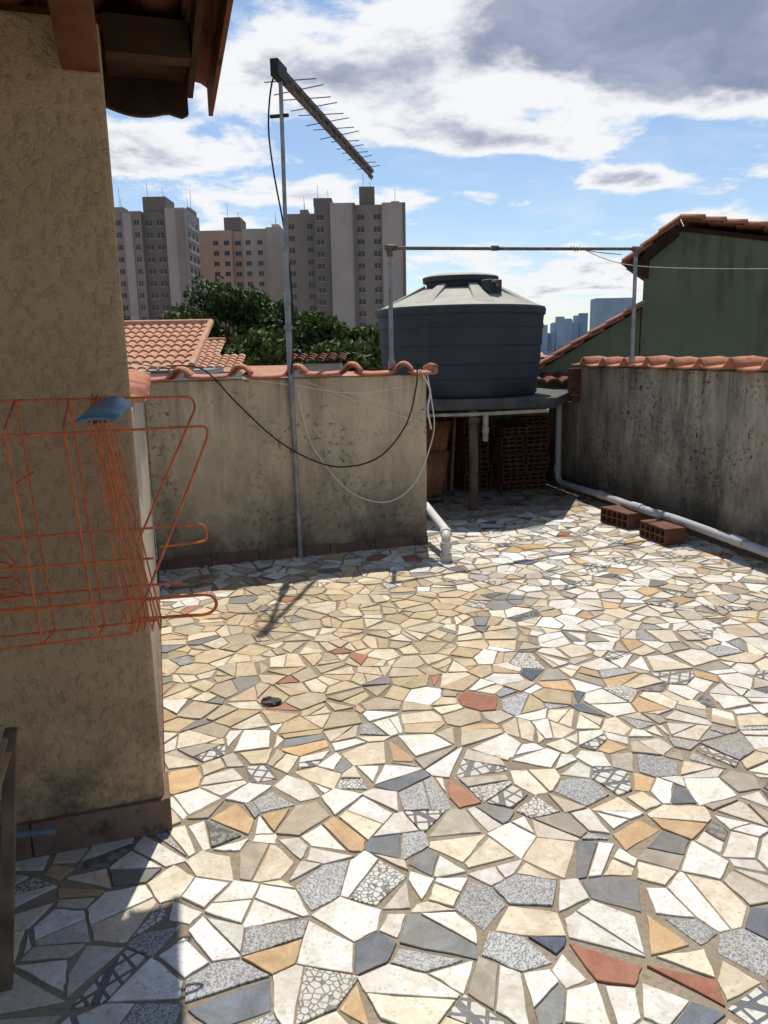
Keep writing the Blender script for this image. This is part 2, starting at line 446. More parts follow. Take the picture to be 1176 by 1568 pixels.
m.box(W(-.02,2.705,rz(2.705)-.035),E1*.25,E2*.245-UP*.245*sl,UP*.012)
# far fascia : one board whose lower edge is wavy
pl_=[W(.24,2.955,rz(2.95)-.012),W(-3.2,2.955,rz(2.95)-.012)]
k=-3.2
while k<.24:
    pl_.append(W(k,2.955,rz(2.95)-.128-.020*abs(math.sin((k+.04)*math.pi/.21))-.006*math.sin(k*9))); k+=.0215
pl_.append(W(.24,2.955,rz(2.95)-.135))
m.extr(pl_,E2*.03)
m.make('fascia',[M_wood],e)
m=MB(); m.box(W(.235,-.2,rz(-.2)-.10),E1*.02,E2*3.12+UP*(-3.12*sl),UP*.09); m.make('barge_board',[M_wood],e)
def barrel(mb,o,u,v,nrm,rad,L,m=0,up=True,taper=.85):
    vs=[];fs=[];n=8
    for j,(t,rr) in enumerate(((0,rad*taper),(1,rad))):
        for k in range(n+1):
            a=math.pi*k/n; vs.append(o+v*(L*t)+u*(math.cos(a)*rr)+nrm*((math.sin(a) if up else -math.sin(a)*.75)*rr))
    for k in range(n): fs.append((k,k+1,n+1+k+1,n+1+k))
    mb.add(vs,fs,m,True)
m=MB(); vdir=(E2-UP*sl).normalized(); nr=E1.cross(vdir).normalized()
for r_ in range(9):
    b=3.10-(r_+1)*.36; a=.245
    while a>-3.1:
        o=W(a,b,rz(b)+.03)+nr*.02
        barrel(m,o+nr*.02+E1*(R()-.5)*.012,E1,(vdir+nr*-.05).normalized(),nr,.075,.42)
        barrel(m,o-E1*.105+nr*.035,E1,(vdir+nr*-.05).normalized(),nr,.075,.42,up=False,taper=1)
        a-=.21
m.make('roof_tiles',[M_claydark],e,solid=.014)
m=MB()
for r_ in range(9):
    b=3.12-(r_+1)*.36; barrel(m,W(.285,b,rz(b)+.035)+nr*.02,E1,(vdir+nr*-.09).normalized(),nr,.065,.43)
    m.box(W(.33,b,rz(b)-.045),E1*.016,vdir*.41,UP*.10)
m.make('verge_tiles',[M_claydark],e,solid=.012)

# ------------------------------------------------------------ water tank + slab
tc=Vector((.86,8.42,0))
e=empty('water_tank')
m=MB(); z0=1.135
prof=[(.80,z0),(.825,z0+.03),(.832,z0+.18),(.842,z0+.19),(.846,z0+.33),(.856,z0+.34),(.860,z0+.51),(.870,z0+.52),(.874,z0+.69),(.884,z0+.70),(.884,z0+.73),(.878,z0+.745),(.884,z0+.82),(.900,z0+.83),(.905,z0+.88),(.895,z0+.905),(.86,z0+.915),(.44,z0+1.095),(.40,z0+1.105)]
m.lathe(tc,prof,n=96); m.make('body',[M_tank],e)
m=MB(); m.lathe(tc,[(.36,z0+1.09),(.365,z0+1.17),(.40,z0+1.175),(.405,z0+1.225),(.385,z0+1.24),(.30,z0+1.255),(.10,z0+1.265)],n=64)
m.make('lid',[M_tank],e)
m=MB()
for k in range(8):
    a=math.radians(-90+k*45+12); d=Vector((math.cos(a),math.sin(a),0)); s_=Vector((-d.y,d.x,0))
    p0=tc+d*.40+UP*(z0+1.10); p1=tc+d*.80+UP*(z0+.93)
    w0,w1=.06,.11
    m.add([p0-s_*w0,p0+s_*w0,p1+s_*w1,p1-s_*w1,p0-s_*w0*.7+UP*.045,p0+s_*w0*.7+UP*.045,p1+s_*w1*.8+UP*.012,p1-s_*w1*.8+UP*.012],[(4,5,6,7),(0,1,5,4),(1,2,6,5),(2,3,7,6),(3,0,4,7)])
m.make('stiffeners',[M_tank],e,bevel=.006)
a=math.radians(-62); d=Vector((math.cos(a),math.sin(a),0)); s_=Vector((-d.y,d.x,0))
m=MB(); o=tc+d*.50+UP*(z0+1.01)
m.box(o-s_*.085,s_*.17,d*.12,UP*.15,0); m.tube([o+d*.115+UP*.09,o+d*.135+UP*.09],.055,0,20)
m.tube([o+d*.13+UP*.09,o+d*.15+UP*.09],.035,1,16); m.tube([o+d*.145+UP*.09,o+d*.165+UP*.09],.015,2,12); m.make('inlet_flange',[M_tank,M_black,M_red],e,bevel=.006)
e=empty('water_tank_platform')
m=MB(); m.prism([(.0,7.50),(1.72,7.56),W(wa(7.62)-.003,7.66),W(wa(8.88)-.003,8.89),W(2.23,8.89),W(2.23,7.1)],1.025,1.132); m.make('slab',[M_conc],e,bevel=.01)
m=MB(); m.wbox(.15,1.66,7.60,7.68,.955,1.022); m.wbox(.1,1.9,8.3,8.38,.95,1.022); m.make('beams',[M_wood],e)
m=MB(); m.tube([(.91,7.56,-.01),(.912,7.56,.5),(.905,7.57,1.022)],[.052,.048,.05],0,10); m.box((.86,7.52,.90),(.1,0,0),(0,.1,0),(0,0,.05)); m.make('timber_post',[M_wood3],e)
m=MB(); m.tube(fillet([(.40,7.60,.975),(.86,7.50,.985),(1.64,7.50,1.01)],.03),.018,0,10); m.tube(fillet([(1.02,7.51,1.0),(1.02,7.51,.72)],.03),.028,0,12); m.tube([(1.02,7.51,.80),(1.02,7.51,.86)],.036,0,12)
m.make('drain_pipe_under_slab',[simple('old_pvc',(.36,.32,.24),.6,.3,9)],e)
def hbrick(mb,o,L,D,Hh,ax,ay,rows=2,colsn=4):
    t=.012
    mb.box(o,ax*L,ay*D,UP*t); mb.box(o+UP*(Hh-t),ax*L,ay*D,UP*t)
    for r_ in range(1,rows): mb.box(o+UP*(Hh/rows*r_-t/2)+ax*t,ax*(L-2*t),ay*(D-.002),UP*t)
    for c_ in range(colsn+1):
        x_=(L-t)*c_/colsn
        mb.box(o+ax*x_+UP*t+ay*.001,ax*t,ay*(D-.003),UP*(Hh-2*t))
    mb.box(o+ay*(D*.5)+ax*t+UP*t,ax*(L-2*t),ay*.01,UP*(Hh-2*t),1)
m=MB(); hbrick(m,W(4.03,6.02,.008),.38,.20,.14,(-E2+E1*.08).normalized(),(E1+E2*.08).normalized(),2,5); m.make('hollow_brick',[M_brick,M_dark])
m=MB(); hbrick(m,W(4.01,5.40,.008),.36,.20,.14,(-E2-E1*.05).normalized(),(E1-E2*.05).normalized(),2,5); m.make('hollow_brick',[M_brick,M_dark])
e=empty('brick_stack'); m=MB()
for k in range(8):
    for j in range(2):
        for i in range(2):
            if k==7 and j!=1: continue
            off=(R()-.5)*.07
            hbrick(m,W(3.86+j*.30+off,7.75+i*.22+(R()-.5)*.05,.01+k*.105),.285,.19,.10,E1,E2,2,3)
for k in range(4):
    for i in range(2): hbrick(m,W(3.50+(R()-.5)*.04,7.95+i*.22+(R()-.5)*.03,.01+k*.205),.29,.19,.195,E1,E2,3,3)
m.make('bricks',[M_brickd,M_dark],e)
m=MB()
for k in range(6): hbrick(m,W(2.55+(k%2)*.26,8.35,.01+(k//2)*.2),.24,.19,.19,E1,E2,3,3)
m.make('bricks_low',[M_brickd,M_dark],e)
m=MB()
for k in range(6):
    o=W(2.80+k*.06,7.75+.02*k,.02); tilt=Vector((.10*(k%3)-.05,.22,1)).normalized()
    barrel(m,o,(E2*.25+E1).normalized(),tilt,E2*-1,.085,.50,0)
for k in range(4):
    o=W(2.95+k*.07,7.95,.42); barrel(m,o,E1,Vector((.15,.15,1)).normalized(),E2*-1,.085,.42,0)
m.make('leaning_roof_tiles',[M_clay],solid=.012)
m=MB()
for k in range(4): m.box(W(3.12+k*.07,8.0,.01),E1*.03,E2*.10,Vector((-.12+.06*k,.12,.80+.04*k)))
m.make('stored_planks',[M_plank])

# ------------------------------------------------------------ pipes
m=MB()
pts=fillet([W(4.50,7.62,1.02),W(4.50,7.60,.11),W(4.50,7.25,.10),W(4.46,6.65,.12),W(4.22,5.85,.18),W(4.22,5.2,.18),W(4.22,4.0,.13),W(4.06,2.0,.05)],.09)
m.tube(pts,.035,0,16)
for p,q in ((W(4.215,5.80,.183),W(4.22,5.66,.182)),(W(4.50,7.61,.30),W(4.50,7.615,.22)),(W(4.465,6.72,.118),W(4.44,6.6,.122)),(W(4.22,4.55,.157),W(4.22,4.42,.152))): m.tube([p,q],.042,0,16)
m.make('drain_pipe',[M_pipe])
m=MB(); m.tube(fillet([W(2.27,6.0,.30),W(2.21,5.40,.215),W(2.16,5.27,.20),W(2.16,5.27,-.01)],.05),.036,0,16)
m.tube([W(2.16,5.27,.06),W(2.16,5.27,.0)],.045,0,16); m.tube([W(2.20,5.38,.212),W(2.185,5.33,.206)],.045,0,16); m.tube([W(2.16,5.27,.16),W(2.16,5.27,.11)],.045,0,16)
m.make('pvc_vent_pipe',[M_wpvc])
e=empty('overhead_pipe_rail')
pl=W(1.948,5.9,1.47); plt=W(1.945,5.9,2.40); pr=W(4.50,6.31,1.47); prt=W(4.50,6.33,2.50)
m=MB(); m.tube([pl,plt],.018,0,12); m.tube([pr,prt],.018,0,12)
m.tube([pl,pl+UP*.06],.03,0,12); m.tube([pr,pr+UP*.05],.03,0,12)
d=(prt-plt).normalized(); m.tube([plt-d*.03-UP*.005,plt+d*1.4+UP*-.004,prt+d*.05],.014,1,12)
m.tube([plt-d*.035,plt+d*.06],.024,1,12); m.tube([plt+UP*.01,plt-UP*.07],.024,1,12); m.tube([prt-d*.04,prt+d*.055],.024,1,12); m.tube([prt+UP*.01,prt-UP*.07],.024,1,12)
pm=plt+(prt-plt)*.385; m.tube([pm-d*.03,pm+d*.03],.022,1,12)
m.make('pipes',[M_steel,M_rust],e)
m=MB(); q0=plt+(prt-plt)*.70
pts=[q0+d*(i*.01)+Vector((0,math.sin(i*1.9)*.024,math.cos(i*1.9)*.024)) for i in range(12)]
m.tube(pts,.004,0,6); m.tube(smooth_path([q0+d*.1,q0+d*.3+UP*-.03,q0+d*.6-UP*.05]),.004,0,6)
m.make('wire_tie',[simple('green_wire',(.05,.30,.22),.5,.1)],e)
m=MB(); m.tube(smooth_path([q0+d*.12,prt+Vector((.1,.3,-.12)),Vector((3.9,8.0,2.36)),Vector((5.6,10.5,2.62))]),.004,0,6); m.make('overhead_cable',[M_wpvc])

# ------------------------------------------------------------ antenna
e=empty('tv_antenna')
P0=W(1.119,5.79,-.0); P1=W(1.10,5.785,1.50); P2=W(1.118,5.79,3.56)
m=MB(); m.tube([P0,P1],.020,0,12); m.tube([P1-UP*.25,P1+UP*.55],.024,0,12); m.tube([P1,P2],.015,0,12)
m.tube([P1+UP*.28,P1+UP*.31],.034,0,12); m.make('mast',[M_steel],e)
tip=Vector((-.06,8.80,3.52)); q=Vector((P2.x,P2.y,3.56)); d=(tip-q).normalized(); s_=d.cross(UP).normalized()
m=MB()
m.box(q-d*.12-s_*.018-UP*.015,d*3.12,s_*.036,UP*.03); m.box(q-d*.02-s_*.014-UP*.075,d*3.0,s_*.028,UP*.026)
for i in range(14):
    t=.22+i*.2; c=q+d*t; L=(.20 if i<8 else .15)-.002*i; k=.35 if i%2 else -.05
    dd=(s_+UP*k*.3+d*((R()-.5)*.12)).normalized()
    m.tube([c-dd*L,c+dd*L],.004,0,6)
    m.box(c-d*.012-s_*.02-UP*.07,d*.024,s_*.04,UP*.085)
for i in range(4): m.tube([tip-d*(.05+.05*i)-UP*.10,tip-d*(.05+.05*i)+UP*.03],.005,0,6)
m.make('boom_and_elements',[M_rust],e)
m=MB(); m.box(q-d*.13-s_*.03-UP*.08,d*.2,s_*.06,UP*.11); m.tube([q-UP*.30-s_*.09,q-UP*.30+s_*.05],.014,0,8); m.make('clamp',[M_black],e,bevel=.006)
m=MB(); m.tube(smooth_path([q-UP*.03,W(1.06,5.80,3.48),W(1.02,5.80,3.2),W(1.04,5.80,2.9),W(1.10,5.80,2.5),W(1.135,5.80,2.1),W(1.13,5.78,1.7),W(1.10,5.75,1.45)]),.007,0,6); m.make('coax_cable',[M_black],e)

m=MB(); m.tube(smooth_path([W(.20,5.9,1.53),W(.453,5.79,1.50),W(.69,5.77,1.24),W(.98,5.75,.95),W(1.28,5.74,.77),W(1.53,5.75,.72),W(1.8,5.76,.79),W(2.02,5.77,1.03),W(2.11,5.77,1.335),W(2.12,5.78,1.50)]),.006,0,6); m.make('hanging_cable',[M_black])
M_tw=simple('white_cable',(.70,.68,.62),.5,.1)
m=MB(); m.tube(smooth_path([W(1.15,5.765,1.31),W(1.20,5.79,1.05),W(1.28,5.79,.84),W(1.53,5.79,.52),W(1.85,5.80,.40),W(2.10,5.79,.55),W(2.26,5.79,.93),W(2.25,5.79,1.2),W(2.20,5.78,1.46)]),.0048,0,6)
m.tube(smooth_path([W(2.15,5.80,1.46),W(2.23,5.78,1.3),W(2.21,5.78,1.15),W(2.235,5.77,.98)]),.008,0,8); m.make('hanging_cable',[M_tw])
m=MB(); m.tube(smooth_path([W(.5,5.78,1.46),W(1.1,5.78,1.37),W(1.6,5.79,1.29),W(2.1,5.79,1.34)]),.003,0,6); m.tube(smooth_path([W(1.2,5.80,1.40),W(1.7,5.81,1.20),W(2.2,5.80,1.02)]),.003,0,6); m.make('hanging_cable',[M_tw])
m=MB(); m.tube(smooth_path([W(.3,5.9,1.50),W(-.1,7.5,1.56),W(-.6,9,1.75)]),.004,0,6); m.make('hanging_cable',[M_black])

# ------------------------------------------------------------ rebar cage
m=MB(); r=.0038; bf,bb=2.12,2.37
def ln(pts,rr=r,fr=.03): m.tube(fillet([W(*p) for p in pts],fr),rr,0,7)
ln([(-1.4,bb,1.49),(-.5,bb-.004,1.487),(.145,bb,1.480),(.158,bb,1.45),(-.045,bb,1.04)],fr=.02)
ln([(-1.4,bf,1.42),(-.2,bf,1.409),(.168,bf,1.412),(.166,bf,1.38),(-.075,bf,.845)],fr=.02)
ln([(-1.4,bb,1.10),(.16,bb,1.085),(.165,bb,1.03),(.02,bb,1.025)],fr=.02)
ln([(-1.4,bf,1.085),(.0,bf,1.055)])
ln([(-1.4,bb,.93),(.08,bb,.905)])
ln([(-1.4,bf,.975),(.15,bf,.935),(.165,bf,.90),(.14,bf,.875),(-.05,bf,.885)],rr=.005,fr=.03)
ln([(-1.4,bb,.80),(.0,bb,.79)]); ln([(-1.4,bf,.845),(-.07,bf,.845)])
def stir(a,sk=.0,top=1.42,bot=.845,rr=.0034):
    pts=[(a,bf,top+.004),(a,bb,top+.07),(a+.035+sk,bb,.795),(a+.03+sk,bf,bot),(a,bf,top)]
    ln(pts,rr,.012)
for a in (-1.25,-1.05,-.86,-.62,-.335,-.195): stir(a)
for k in range(5): stir(-.135+k*.009+.004*R(),.012*k+.02,top=1.425+.008*(R()-.5),rr=.0026)
for k in range(4): ln([(-.135+k*.02,bf,1.43),(-.13+k*.02,bb,1.48)],.003)
ln([(-.33,bf,1.28),(-.31,bb,1.28)],.0035)
for k in range(5): ln([(-1.2,bb-.06,1.02-.02*k),(-.42+.02*k,bb-.06,1.09-.05*k),(-.36,bb-.10,1.03-.03*k),(-1.2,bb-.1,.93-.01*k)],.003)
ln([(-1.1,bf,1.42),(-1.1,bf,.0)],.005); ln([(-.72,bb,.8),(-.74,bb,.0)],.005)
m.make('rebar_cage',[M_rebar])
e=empty('blue_plastic_scoop'); m=MB()
o=W(-.165,2.10,1.432)
vs=[];nn=8
for k in range(nn+1):
    t=k/nn; zz=.006+.018*math.sin(t*math.pi)
    for j in range(4):
        vs.append(o+E1*(.100*t+.014*j)+E2*(.05*j)+UP*(zz*(.4+.25*j)+.010*j))
m.add(vs,[(k*4+j,k*4+j+1,(k+1)*4+j+1,(k+1)*4+j) for k in range(nn) for j in range(3)],0,True)
m.make('shell',[M_blue],e,solid=.006)

# ------------------------------------------------------------ trestle bottom-left
e=empty('wooden_trestle'); m=MB()
def plank(p,q,w,t,mi=0):
    p=Vector(p);q=Vector(q);d=(q-p); s_=d.cross(E2).normalized()*w; m.box(p-s_/2-E2*t/2,d,s_,E2*t,mi)
plank(W(-.455,1.90,.0),W(-.385,2.0,.67),.032,.03); plank(W(-.56,1.65,0),W(-.41,1.95,.80),.03,.03)
plank(W(-.95,2.0,.60),W(-.37,2.0,.640),.035,.03,1); plank(W(-.95,2.02,.36),W(-.41,2.0,.38),.03,.02)
for k in range(6): plank(W(-.50+.012*k,1.99-.03*k,.44+.01*k),W(-.41+.010*k,1.97-.03*k,.80-.02*k),.014,.012,1)
for k in range(3): m.box(W(-.75+.09*k,1.98,.0),E1*.03,E2*.03,UP*.60)
m.make('frame',[M_wood3,M_plank],e,bevel=.003)
m=MB(); m.tube([W(-.95,2.36,.20),W(-.36,2.33,.155)],.012,0,10); m.make('loose_pipe',[simple('blue_grey_pipe',(.12,.15,.18),.6,.3,9)])
m=MB()
for k in range(3): m.lbox(-1.3+.02*k,-.72+.01*k,2.20,2.42,.0+.06*k,.055+.06*k)
m.make('stacked_timber',[M_wood3],bevel=.004)
m=MB(); dc=W(.47,3.30,.0105)
ring=[(.045+.012*(R()-.5)) for _ in range(14)]
m.add([dc+Vector((math.cos(k*6.283/14)*ring[k]*1.1,math.sin(k*6.283/14)*ring[k]*.9,.001)) for k in range(14)],[tuple(range(14))],1)
for k in range(9):
    a=R()*6.28; p=dc+Vector((math.cos(a)*.04,math.sin(a)*.04,-.004)); m.box(p,(.012+R()*.012,.004,0),(-.003,.012,0),(0,0,.010+R()*.008),0)
m.make('floor_drain',[M_conc,M_black])

# ------------------------------------------------------------ neighbouring houses
def field(mb,O,U,V,nu,nv,pitch=.22,row=.38,amp=.06,m=0,step=.03):
    O=Vector(O);U=Vector(U).normalized();V=Vector(V).normalized();Nn=U.cross(V).normalized()
    if Nn.z<0: Nn=-Nn
    K=6
    for j in range(nv):
        vs=[]
        for t in (0,1):
            for i in range(nu*K+1):
                ph=(i%K)/K; h=abs(math.sin(math.pi*ph))**.7
                vs.append(O+U*(i*pitch/K)+V*((j+t*1.08)*row)+Nn*(amp*h+step*t))
        n=nu*K+1
        mb.add(vs,[(i,i+1,n+i+1,n+i) for i in range(n-1)],m,True)
        vs=[]
        for i in range(n):
            p=O+U*(i*pitch/K)+V*((j+1.08)*row)+Nn*(amp*abs(math.sin(math.pi*(i%K)/K))**.7+step); vs+=[p,p-Nn*.03]
        mb.add(vs,[(2*i,2*i+2,2*i+3,2*i+1) for i in range(n-1)],m)
e=empty('neighbour_house'); m=MB()
field(m,(-7.1,14.0,2.13),(1,0,0),(.12,-1,-.225),27,9,.15,.37,.04)
m.tube([(-7.1,14,2.17),(-3.05,14,2.17)],.07,0,8); m.tube([(-3.04,14,2.19),(-2.63,10.7,1.46)],.055,0,8)
m.make('roof',[M_clayfar],e)
m=MB(); m.wbox(-6.8,-3.05,11.0,14.4,-6,1.36); m.make('walls',[M_white],e)
m=MB(); m.wbox(-5.2,-4.02,10.3,10.62,-6,1.88,0); m.box((-5.2,10.1,1.88),(1.25,0,0),(0,.5,0),(0,0,.05),1); m.wbox(-4.35,-4.08,10.27,10.3,1.2,1.7,2); m.make('side_annex',[M_white,M_clayfar,M_red],e)
e=empty('neighbour_house'); m=MB()
field(m,(-6.2,22,1.98),(1,0,0),(.1,-1,-.22),9,6,.20,.38,.05); m.tube([(-6.2,22,2.02),(-4.4,22,2.02)],.07,0,8)
field(m,(-5.6,19.5,1.58),(1,0,0),(.1,-1,-.15),11,5,.20,.38,.05); m.make('roof',[M_clayfar],e)
m=MB(); m.wbox(-6.1,-4.5,19.9,22,-6,1.3); m.wbox(-5.5,-3.5,17.8,19.4,-6,1.2); m.make('walls',[M_white],e)
e=empty('neighbour_house'); m=MB()
field(m,(-1.9,16,1.56),(1,0,0),(0,-1,-.10),6,3,.20,.36,.05)
field(m,(2.05,12.6,1.46),(1,0,0),(0,-1,-.15),7,6,.20,.36,.05); m.make('roof',[M_claydark],e)
m=MB(); m.wbox(-1.8,-.8,15.1,15.9,-6,1.40); m.wbox(2.1,3.4,10.5,12.5,-6,1.06); m.make('walls',[M_white],e)

# green house (plan is a parallelogram turned away from the terrace)
e=empty('green_house'); gy=11.0; dg=Vector((.46,1,0)).normalized()
m=MB()
m.extr([(3.68,gy,-6),(9,gy,-6),(9,gy,2.62),(4.10,gy,3.23),(3.68,gy,2.92)],dg*6)
m.extr([(2.0,gy+.02,-6),(3.675,gy+.02,-6),(3.675,gy+.02,2.14),(2.35,gy+.02,1.36),(2.0,gy+.02,1.2)],dg*4); m.make('walls',[M_green],e)
m=MB()
def slopefield(p0,p1,depth,n_rows):
    d=Vector(p1)-Vector(p0); L=d.length; field(m,p0,dg,d,int(depth/.22),n_rows,.22,L/n_rows,.05)
slopefield((4.08,gy-.18,3.28),(9.0,gy-.18,2.66),6,13)
slopefield((4.08,gy-.18,3.28),(3.36,gy-.18,2.72),5,2)
slopefield((3.66,gy-.12,2.18),(2.0,gy-.12,1.20),3,6)
def rake(p0,p1,n,rad=.07):
    p0=Vector(p0);p1=Vector(p1);d=(p1-p0); L=d.length/n; u=d.normalized()
    for i in range(n):
        o=p0+u*(L*i)+UP*.03; barrel(m,o,dg,(u+UP*.07).normalized(),UP,rad,L*1.15,0)
rake((4.08,gy-.18,3.27),(9.0,gy-.18,2.65),17); rake((4.08,gy-.18,3.27),(3.36,gy-.18,2.71),3,.05); rake((3.68,gy-.1,2.18),(2.0,gy-.1,1.20),7,.04)
m.make('roof',[M_clay],e,solid=.012)
m=MB()
m.extr([(3.38,gy-.15,2.66),(4.08,gy-.15,3.2),(4.08,gy-.15,3.10),(3.68,gy-.15,2.78),(3.68,gy-.15,2.55),(3.62,gy-.15,2.55)],dg*4)
m.extr([(4.09,gy-.03,3.23),(9,gy-.03,2.62),(9,gy-.03,2.56),(4.09,gy-.03,3.17)],(0,.025,0)); m.make('eaves',[M_wood],e)
e=None

# ------------------------------------------------------------ apartment towers
def towermat(name,c):
    n=NT(name,.9,.1); k=n.mix(n.ramp(n.noise(.12,3),.3,.7),tuple(x*.9 for x in c),tuple(x*1.08 for x in c))
    k=n.mix(n.ramp(n.noise(.5,4,.7,src=n.mapping((1,1,.08))),.5,.75,0,.25),k,tuple(x*.7 for x in c))
    n.col(k); return n.m
T_g=towermat('tower_grey',(.29,.245,.215)); T_gl=towermat('tower_light',(.42,.37,.335)); T_d=towermat('tower_dark',(.20,.17,.155))
T_p=towermat('tower_pink',(.49,.34,.245)); T_pl=towermat('tower_pink_light',(.46,.39,.33)); T_w=towermat('tower_white',(.58,.55,.52))
n=NT('window_glass',.2,.5); n.col((.022,.026,.034)); M_glass=n.m
def tower(name,blocks,wins,pent,mats,side=None):
    e=empty(name); m=MB()
    for (a,b,y0,y1,zt,mi) in blocks: m.wbox(a,b,y0,y1,-8,zt,mi)
    for (a,b,y0,y1,z0,zt,mi) in pent: m.wbox(a,b,y0,y1,z0,zt,mi)
    m.make('walls',mats,e)
    m=MB()
    for (cx,w,y,zt,h) in wins:
        w*=1.12; z=zt-2.9
        while z>-6:
            m.wbox(cx-w/2,cx+w/2,y-.04,y+.02,z,z+h,0); m.wbox(cx-w/2-.12,cx+w/2+.12,y-.10,y-.001,z-.16,z-.02,1)
            if w>1.0: m.wbox(cx-.04,cx+.04,y-.07,y-.041,z,z+h,1)
            z-=2.78
    if side:
        for (x,ys,zt) in side:
            z=zt-2.9
            while z>-6:
                for y in ys: m.wbox(x-.02,x+.05,y-.7,y+.7,z,z+1.2,0)
                m.wbox(x-.01,x+.25,ys[0]-1.3,ys[-1]+1.3,z-.9,z-.15,2)
                z-=2.78
    m.make('windows',[M_glass,mats[1],T_w],e)
    m=MB()
    for (a,b,y0,y1,z0,zt,mi) in pent:
        m.tube([(a+1,y0+1,zt),(a+1,y0+1,zt+3+R()*2)],.05,0,5); m.tube([(b-1,y0+2,zt),(b-1,y0+2,zt+1+R()*2)],.05,0,5)
    m.make('roof_masts',[M_steel],e)
mg=[T_g,T_gl,T_d]
tower('apartment_tower',[(-62.9-4,-56.3,190,204,35.3,0),(-56.3,-50.6,191.2,204,35.2,2),(-50.6,-45.9,190,205,35.9,1),(-60.5,-58.5,189.6,190,34.8,1),(-48,-46.2,189.7,190,35.4,0)],
  [(-57.4,.9,190,35,1.2),(-54.8,1.3,191.2,35,1.2),(-52.2,1.3,191.2,35,1.2),(-61.8,1.2,190,35,1.2),(-65,1.2,190,35,1.2)],
  [(-56.2,-50.7,192,200,35.2,38.8,2),(-63,-61,192,196,35.3,36.6,0),(-46.9,-46,196,203,35.9,37,0)],mg,side=[(-45.9,(193.5,197.5,201.5),35.5)])
mp=[T_p,T_pl,T_d]
tower('apartment_tower',[(-51,-41,222,238,35.5,0),(-41,-38,223,238,35.3,0),(-38,-31.3,222,238,35.8,1),(-31.3,-27.0,221,236,36.0,1)],
  [(-42.5,1.2,222,34.5,1.2),(-45.5,1.2,222,34.5,1.2),(-39.5,1.4,223,34.5,1.2),(-36.5,1.2,222,34.5,1.2),(-33.2,1.2,222,34.5,1.2)],
  [(-43.5,-38.8,225,234,35.5,39.4,2),(-30,-28,224,230,36,37.2,0)],mp,side=[(-27.0,(225,229,233),35)])
tower('apartment_tower',[(-25.4,-23.2,226,240,39.5,0),(-23.2,-15.3,197,212,35.2,0),(-15.3,-11.5,190.8,207,36.2,2),(-11.5,-5.6,190,207,36.3,1),(-5.6,.8,191.2,207,36.0,0),(.8,6.3,190,207,36.2,1),(5.7,6.35,189.7,190,36.0,2),(-6.1,-5.5,189.7,190,36.0,2)],
  [(-17.0,1.2,197,34.5,1.2),(-21.5,1.2,197,34.5,1.2),(-14.0,1.4,190.8,35.5,1.2),(-4.3,1.4,191.2,35.5,1.2),(-.4,1.4,191.2,35.5,1.2)],
  [(-15.6,-11.2,193,200,36.2,38.0,2),(-4.6,-.9,193,199,36.0,40.4,2),(-19.5,-17.5,199,204,35.2,36.5,0),(3.0,5.0,193,197,36.2,37.0,0)],mg)
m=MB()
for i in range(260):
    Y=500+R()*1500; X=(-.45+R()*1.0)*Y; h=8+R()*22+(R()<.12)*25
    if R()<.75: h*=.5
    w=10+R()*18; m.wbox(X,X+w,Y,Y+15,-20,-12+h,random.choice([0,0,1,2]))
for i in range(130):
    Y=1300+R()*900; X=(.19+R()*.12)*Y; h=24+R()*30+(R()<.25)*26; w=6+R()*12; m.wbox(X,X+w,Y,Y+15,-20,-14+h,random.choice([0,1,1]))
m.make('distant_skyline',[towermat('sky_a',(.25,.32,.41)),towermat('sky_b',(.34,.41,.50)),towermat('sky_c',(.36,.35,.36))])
m=MB()
for i in range(160):
    Y=30+R()**1.5*380; X=(-.5+R()*1.1)*Y; w=6+R()*6; d_=6+R()*5; zt=-6+3+R()*2.6
    if -30<X<5 and 185<Y<245: continue
    m.wbox(X,X+w,Y,Y+d_,-9,zt,random.choice([0,0,2]))
    m.add([(X-.4,Y-.4,zt),(X+w+.4,Y-.4,zt),(X+w+.4,Y+d_+.4,zt),(X-.4,Y+d_+.4,zt),(X-.4,Y+d_/2,zt+1.4),(X+w+.4,Y+d_/2,zt+1.4)],[(0,1,5,4),(2,3,4,5),(3,0,4),(1,2,5)],1)
m.make('distant_houses',[M_white,M_clayfar,T_p])
gm=NT('ground',.95,.1); gm.col(gm.mix(gm.ramp(gm.noise(.02,4,.7),.4,.6),(.10,.12,.07),(.24,.19,.16)))
m=MB(); m.add([(-6000,-2000,-6.5),(6000,-2000,-6.5),(6000,9000,-6.5),(-6000,9000,-6.5)],[(0,1,2,3)]); m.make('ground',[gm.m])
m=MB(); m.lbox(-3.1,4.8,-1.1,8.9,-6.5,-.26); m.make('terrace_building',[M_white])

